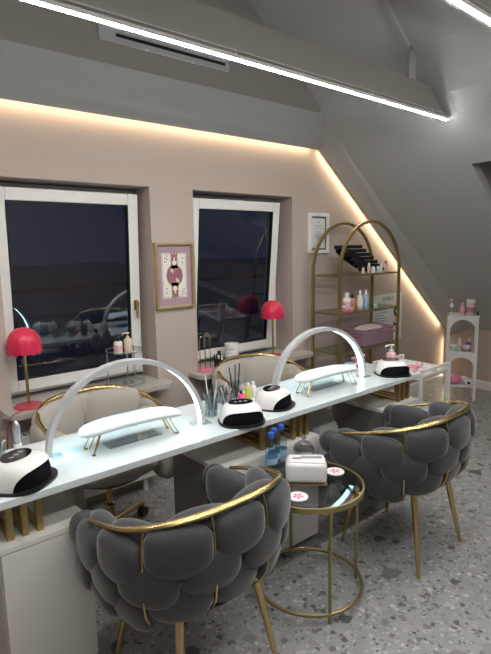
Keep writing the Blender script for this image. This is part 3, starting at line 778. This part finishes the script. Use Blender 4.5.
# ------------------------------------------------------------------ picture, certificate, poster
t = thing('framed_picture', 'gold framed playing card picture hanging between the two windows', 'picture', (1.785, 3.099, 1.243))
Wp, Hp = .318, .460
bm = new(); f = .018
B(0, f, -.03, 0, 0, Hp, bm, .002); B(Wp-f, Wp, -.03, 0, 0, Hp, bm, .002); B(f, Wp-f, -.03, 0, 0, f, bm, .002); B(f, Wp-f, -.03, 0, Hp-f, Hp, bm, .002)
obj('frame', bm, 'frame_gold', t)
obj('mount', B(f, Wp-f, -.010, 0, f, Hp-f), 'mat_pink', t)
obj('card', B(.058, Wp-.058, -.0115, -.010, .072, Hp-.072), 'card', t)
cx, cz = Wp/2, Hp/2
def ell(bm, x, z, a, b, y0=-.0125, y1=-.0115, n=28, rot=0):
    prism(bm, [(x+a*math.cos(q)*math.cos(rot)-b*math.sin(q)*math.sin(rot), z+a*math.cos(q)*math.sin(rot)+b*math.sin(q)*math.cos(rot)) for q in [2*PI*k/n for k in range(n)]], 'y', y0, y1)
bm = new(); ell(bm, cx, cz, .068, .075)
for s in (-1, 1): prism(bm, [(cx-.03, cz+s*.05), (cx+.03, cz+s*.05), (cx+.026, cz+s*.135), (cx+.032, cz+s*.165), (cx+.012, cz+s*.15), (cx, cz+s*.17), (cx-.012, cz+s*.15), (cx-.032, cz+s*.165), (cx-.026, cz+s*.135)], 'y', -.0125, -.0115)
obj('figure_print', bm, 'figure', t)
bm = new()
for s in (-1, 1): ell(bm, cx, cz+s*.098, .019, .026, -.0135, -.0125); ell(bm, cx-s*.022, cz+s*.035, .010, .018, -.0135, -.0125, rot=.5)
obj('face_print', bm, 'card', t)
bm = new()
for k in range(5): B(cx-.05+k*.024, cx-.046+k*.024, -.0135, -.0125, cz-.045, cz+.045, bm)
B(cx-.066, cx+.066, -.0138, -.0125, cz-.002, cz+.002, bm)
for s in (-1, 1):
    for d in (-1, 1): ell(bm, cx+d*.013, cz+s*.112, .006, .012, -.0138, -.0125); 
    for px_, pz_ in ((-.075, .125), (-.058, .138), (-.075, .10), (-.06, .115), (.07, .12), (.07, .09)): ell(bm, cx+s*px_, cz+s*pz_, .0055, .0055, -.0125, -.0115, 8)
obj('pip_print', bm, 'figure_dark', t)
bm = new(); g = .004
x0_, x1_, z0_, z1_ = .064, Wp-.064, .078, Hp-.078
B(x0_, x0_+.002, -.0122, -.0115, z0_, z1_, bm); B(x1_-.002, x1_, -.0122, -.0115, z0_, z1_, bm); B(x0_, x1_, -.0122, -.0115, z0_, z0_+.002, bm); B(x0_, x1_, -.0122, -.0115, z1_-.002, z1_, bm)
obj('border_print', bm, 'figure_dark', t)

t = thing('framed_certificate', 'white framed certificate on the wall above the arched gold shelf', 'certificate', (3.325, 3.099, 1.60))
Wp, Hp = .262, .350; f = .030; bm = new()
B(0, f, -.025, 0, 0, Hp, bm, .003); B(Wp-f, Wp, -.025, 0, 0, Hp, bm, .003); B(f, Wp-f, -.025, 0, 0, f, bm, .003); B(f, Wp-f, -.025, 0, Hp-f, Hp, bm, .003)
obj('frame', bm, 'white', t)
obj('border', B(f, Wp-f, -.008, 0, f, Hp-f), 'maroon', t)
obj('sheet', B(f+.016, Wp-f-.016, -.0095, -.008, f+.014, Hp-f-.014), 'paper', t)
bm = new()
for k, (z, wd) in enumerate(((.265, .02), (.245, .10), (.235, .08), (.215, .12), (.190, .07), (.175, .09), (.165, .09), (.155, .07), (.145, .09), (.135, .08), (.120, .05), (.075, .05))):
    B(Wp/2-wd/2, Wp/2+wd/2, -.0105, -.0095, z, z+(.012 if k == 0 else .003), bm)
obj('text_lines', bm, 'grey_ink', t)

t = thing('wall_poster', 'white printed poster with a large black S behind the gold shelf', 'poster', (4.26, 3.099, .66))
obj('sheet', B(0, .54, -.004, 0, 0, .50), 'paper', t)
obj('title', text_bm('SCHKLA', .052, Matrix.Translation((.19, -.005, .435)) @ WALLM, .0008), 'grey_ink', t)
obj('large_letter', text_bm('S', .30, Matrix.Translation((.375, -.005, .15)) @ WALLM, .0008), 'ink', t)
bm = new()
for k in range(9): B(.05, .28-.03*(k % 3), -.005, -.004, .14+k*.028, .146+k*.028, bm)
B(.40, .50, -.005, -.004, .085, .10, bm)
obj('text_lines', bm, 'grey_ink', t)

# ------------------------------------------------------------------ arched gold shelf
t = thing('arched_shelf', 'open gold metal shelf with two round arches and glass shelves by the wall', 'shelf', (3.69, 0, 0))
R_ = .42
for y in (2.985, 2.69):
    P = [(-R_, y, .012), (-R_, y, 1.44)]+[(-R_*math.cos(a), y, 1.44+R_*math.sin(a)) for a in [PI*k/24 for k in range(1, 24)]]+[(R_, y, 1.44), (R_, y, .012)]
    bm = new(); sweep(bm, P, rect(.022, .022), refup=(0, 1, 0)); obj('arch_frame', bm, 'gold_dull', t)
SH = (1.42, 1.105, .77, .45, .16)
for z in SH:
    bm = new()
    for y in (2.985, 2.69): B(-R_+.011, R_-.011, y-.008, y+.008, z-.016, z, bm)
    for x in (-R_, R_): B(x-.008, x+.008, 2.701, 2.974, z-.016, z, bm)
    s = obj('shelf_frame', bm, 'gold_dull', t)
    obj('shelf_glass', B(-R_+.009, R_-.009, 2.699, 2.976, z-.007, z-.001), 'clear', s)
z0 = SH[0]
t = thing('nail_display', 'black stepped acrylic display stand on the top shelf', 'display stand', (3.42, 2.83, z0))
steps = [(0, .205, .32), (.05, .165, .36), (.10, .125, .38), (.16, .085, .36)]
bm = new()
for k in range(7): B(.0+k*.055, .26+k*.058, -.05+k*.001, .05-k*.001, .215-k*.034, .245-k*.034, bm)
obj('steps', bm, 'black_gloss', t)
bm = new(); prism(bm, [(.02, .19), (.12, .12), (.30, .04), (.50, .0), (.56, .0), (.56, .03), (.30, .18), (.06, .24), (.02, .24)], 'y', .045, .05); obj('back_panel', bm, 'black', t)
for x, y, r, h, m, cp, lab in ((3.62, 2.722, .012, .07, 'cream', 'black', 'tiny cream polish bottle before the black display'), (3.70, 2.722, .013, .09, 'pale_pink', 'white', 'tiny pink polish bottle left on the top shelf'), (3.77, 2.728, .020, .055, 'paper', 'white', 'small white jar on the top shelf'), (3.84, 2.728, .013, .075, 'mint', 'black', 'tiny bottle with black cap on the top shelf'), (3.965, 2.80, .028, .075, 'paper', 'paper', 'white jar right on the top shelf'), (4.03, 2.78, .014, .10, 'pale_pink', 'black', 'slim bottle with black cap at the right of the top shelf')):
    bottle(x, y, z0, r, h, m, cp, lab, group='bottles on the top shelf', capr=.7)
z0 = SH[1]
bottle(3.50, 2.80, z0, .036, .155, 'paper', 'white', 'white bottle with pink foot, leftmost tall one on the second shelf', group='bottles on the second shelf', lab='pale_pink', capr=.5)
bottle(3.60, 2.82, z0, .030, .135, 'amber', 'black', 'orange brown bottle with black cap on the second shelf', group='bottles on the second shelf', capr=.45)
bottle(3.67, 2.79, z0, .028, .165, 'cream', 'white', 'peach bottle with white nozzle on the second shelf', group='bottles on the second shelf', capr=.4, lab='paper')
bottle(3.765, 2.80, z0, .030, .165, 'lightblue', 'white', 'light blue bottle with white nozzle on the second shelf', group='bottles on the second shelf', capr=.4)
bottle(3.415, 2.76, z0, .022, .05, 'pink', 'white', 'small pink jar at the left of the second shelf', 'jar', name='jar', capr=.9)
bottle(3.46, 2.725, z0, .018, .035, 'hot_pink', 'pale_pink', 'tiny hot pink pot at the front of the second shelf', 'jar', name='jar', capr=.9)
bottle(3.86, 2.76, z0, .018, .035, 'mint', 'mint', 'tiny mint pot right on the second shelf', 'jar', name='jar', capr=.9)
z0 = SH[2]
t = thing('woven_basket', 'mauve woven basket on the third shelf', 'basket', (3.87, 2.84, z0), 0)
bm = new()
def rr(w_, d_, z, n=6, r=.03):
    out = []
    for cx, cy, a0 in ((w_-r, d_-r, 0), (-w_+r, d_-r, PI/2), (-w_+r, -d_+r, PI), (w_-r, -d_+r, 1.5*PI)):
        for k in range(n+1): a = a0+PI/2*k/n; out.append((cx+r*math.cos(a), cy+r*math.sin(a), z))
    return out
L_ = [rr(.205, .105, 0), rr(.22, .115, .07), rr(.237, .125, .150), rr(.230, .118, .150), rr(.20, .10, .008)]
Ls = [[bm.verts.new(p) for p in l] for l in L_]
for A, D in zip(Ls, Ls[1:]):
    n = len(A)
    for k in range(n): bm.faces.new((A[k], A[(k+1) % n], D[(k+1) % n], D[k]))
bm.faces.new(Ls[0][::-1]); bm.faces.new(Ls[-1]); obj('basket', bm, 'mauve', t)
bm = new()
for zz in (.03, .06, .09, .12, .146): sweep(bm, rr(.212+zz*.17, .109+zz*.12, zz), circ(.006, 6), True, (0, 0, 1))
for k in range(16): B(-.208+k*.027, -.200+k*.027, -.131, -.108, .005, .146, bm)
obj('weave', bm, 'mauve', t)
bm = new(); blob(bm, (3.87, 2.84, z0+.095), ((1, 0, 0), (0, 1, 0), (0, 0, 1)), (.19, .09, .070), .6, 24, 12); tag(obj('folded_towel', bm, 'towel', None, 'all'), 'pale folded towel lying in the mauve basket', 'towel')

# ------------------------------------------------------------------ white trolley at the desk end
t = thing('side_trolley', 'white metal trolley with rails at the right end of the desk', 'trolley', (0, 0, 0))
x0, x1, y0, y1 = 3.215, 3.60, 1.90, 2.30
for x, y in ((x0, y0), (x1, y0), (x0, y1), (x1, y1)):
    obj('post', B(x-.010, x+.010, y-.010, y+.010, .02, .775), 'white', t)
for y in (y0, y1): obj('rail', B(x0+.0105, x1-.0105, y-.008, y+.008, .757, .775), 'white', t); obj('rail', B(x0+.0105, x1-.0105, y-.008, y+.008, .715, .730), 'white', t)
for z in (.70, .38, .10):
    bm = new(); B(x0-.008, x1+.008, y0+.012, y1-.012, z, z+.012, bm); B(x0-.008, x0+.004, y0+.012, y1-.012, z+.012, z+.035, bm); B(x1-.004, x1+.008, y0+.012, y1-.012, z+.012, z+.035, bm); obj('tray', bm, 'white', t)
for x, y in ((x0, y0), (x1, y0), (x0, y1), (x1, y1)):
    bm = new(); tube(bm, [(x-.008, y, .0125), (x+.008, y, .0125)], .0125, 12); obj('castor', bm, 'black', t, True)
for k, (x, y, sx, sy, m, lab) in enumerate(((3.30, 2.05, .10, .07, 'pale_pink', 'pale pink packet on the trolley near the desk'), (3.42, 2.10, .10, .08, 'pink', 'pink packet in the middle of the trolley'), (3.50, 1.99, .09, .05, 'paper', 'white packet at the front of the trolley'), (3.44, 2.24, .10, .05, 'paper', 'white packet at the back of the trolley'), (3.55, 2.12, .05, .08, 'pale_pink', 'pale pink packet at the far corner of the trolley'))):
    bm = new(); box(bm, (x, y, .7125+.014), (sx, sy, .028), Rz(k*.5), bev=.006); tag(obj('packet', bm, m), lab, 'packet', 'packets on the trolley')

# ------------------------------------------------------------------ white arched cabinet by the right wall
UA = math.atan2(2.455-2.705, 5.215-5.065)          # direction of the front edge
t = thing('arched_cabinet', 'narrow white open cabinet with two arched fronts by the right wall', 'cabinet', (5.065, 2.705, 0), UA)
UW, UD, UH = .30, .155, .918
for x, y in ((.011, .011), (UW-.011, .011), (.011, UD-.011), (UW-.011, UD-.011)): obj('post', B(x-.011, x+.011, y-.011, y+.011, 0, UH-.016), 'white', t)
obj('cabinet_top', B(-.006, UW+.006, -.006, UD+.004, UH-.016, UH, bev=.002), 'white', t)
for z in (.50, .145): obj('shelf_board', B(.0, UW, .008, UD, z, z+.016), 'white', t)
def archpanel(z0, z1, r):
    cx = UW/2; pts = [(.022, z0), (.022, z1), (UW-.022, z1), (UW-.022, z0)]
    N = 24; lo = [(cx-r*math.cos(PI*k/N), z0+(z1-z0-.03)*math.sin(PI*k/N)) for k in range(N+1)]
    bm = new(); V = [[bm.verts.new((x, y, z)) for x, z in lo] for y in (.002, .012)]; T = [[bm.verts.new((x, y, z1)) for x, z in lo] for y in (.002, .012)]
    for k in range(N):
        bm.faces.new((V[0][k], V[0][k+1], T[0][k+1], T[0][k])); bm.faces.new((V[1][k], V[1][k+1], T[1][k+1], T[1][k]))
        bm.faces.new((V[0][k], V[0][k+1], V[1][k+1], V[1][k])); bm.faces.new((T[0][k], T[0][k+1], T[1][k+1], T[1][k]))
    for k in (0, N): bm.faces.new((V[0][k], V[1][k], T[1][k], T[0][k]))
    obj('arch_panel', bm, 'white', t)
archpanel(.74, UH-.016, .128); archpanel(.345, .497, .128)
bm = new(); B(.022, UW-.022, .002, .012, .495, .53, bm); obj('shelf_lip', bm, 'white', t)
def U(u, v):  # local to world
    return 5.065+u*math.cos(UA)-v*math.sin(UA), 2.705+u*math.sin(UA)+v*math.cos(UA)
def ub(u, v, z, *a, **k): x, y = U(u, v); return bottle(x, y, z, *a, **k)
ub(.035, .07, UH, .022, .165, 'paper', 'white', 'white pump bottle at the left on top of the arched cabinet', pump=True, name='pump_bottle', lab='grey_ink')
ub(.14, .07, UH, .023, .13, 'pale_pink', 'pale_pink', 'pale pink bottle in the middle on top of the arched cabinet')
ub(.22, .075, UH, .046, .165, 'pale_pink', 'white', 'large pink tub with white lid on top of the arched cabinet', 'tub', name='tub', capr=.98, lab='mauve')
ub(.286, .03, UH, .010, .04, 'black', 'black', 'tiny black pot at the right on top of the arched cabinet', 'jar', name='jar', capr=.9)
x, y = U(.088, .05); bm = new(); box(bm, (x, y, UH+.011), (.06, .025, .022), Rz(UA), bev=.003); tag(obj('small_box', bm, 'cream'), 'small cream box between the bottles on top of the arched cabinet', 'box')
z = .516
ub(.075, .08, z, .043, .075, 'mint', 'paper', 'white and mint tub on the middle board of the arched cabinet', 'tub', name='tub', capr=.98)
ub(.195, .08, z, .045, .072, 'pale_pink', 'paper', 'pink tub with white lid on the middle board of the arched cabinet', 'tub', name='tub', capr=.98, lab='mauve')
ub(.135, .14, z, .020, .14, 'paper', 'white', 'white bottle standing behind the tubs', name='lotion_bottle')
ub(.225, .145, z, .026, .14, 'purple', 'pale_pink', 'dark purple bottle standing behind the pink tub', name='lotion_bottle', capr=.7)
z = .161
x, y = U(.085, .085); bm = new(); blob(bm, (x, y, z+.05), ((math.cos(UA), math.sin(UA), 0), (-math.sin(UA), math.cos(UA), 0), (0, 0, 1)), (.075, .065, .05), .7, 26, 14)
for v in bm.verts: v.co += Vector((math.sin(v.co.z*120), math.cos(v.co.x*140), math.sin(v.co.y*130)))*.004; v.co.z = max(v.co.z, z+.001)
tag(obj('pink_package', bm, 'foil', None, 'all'), 'crinkled pink package on the bottom board of the arched cabinet', 'package')
x, y = U(.215, .075); t = thing('paper_roll', 'white paper roll with dark core on the bottom board of the arched cabinet', 'roll', (x, y, z+.038), UA)
bm = new(); tube(bm, [(.015, -.085, 0), (-.02, .085, 0)], .037, 20); obj('roll', bm, 'paper', t, True)
bm = new(); tube(bm, [(.0152, -.0865, 0), (.0148, -.084, 0)], .016, 16); obj('core', bm, 'black', t, True)
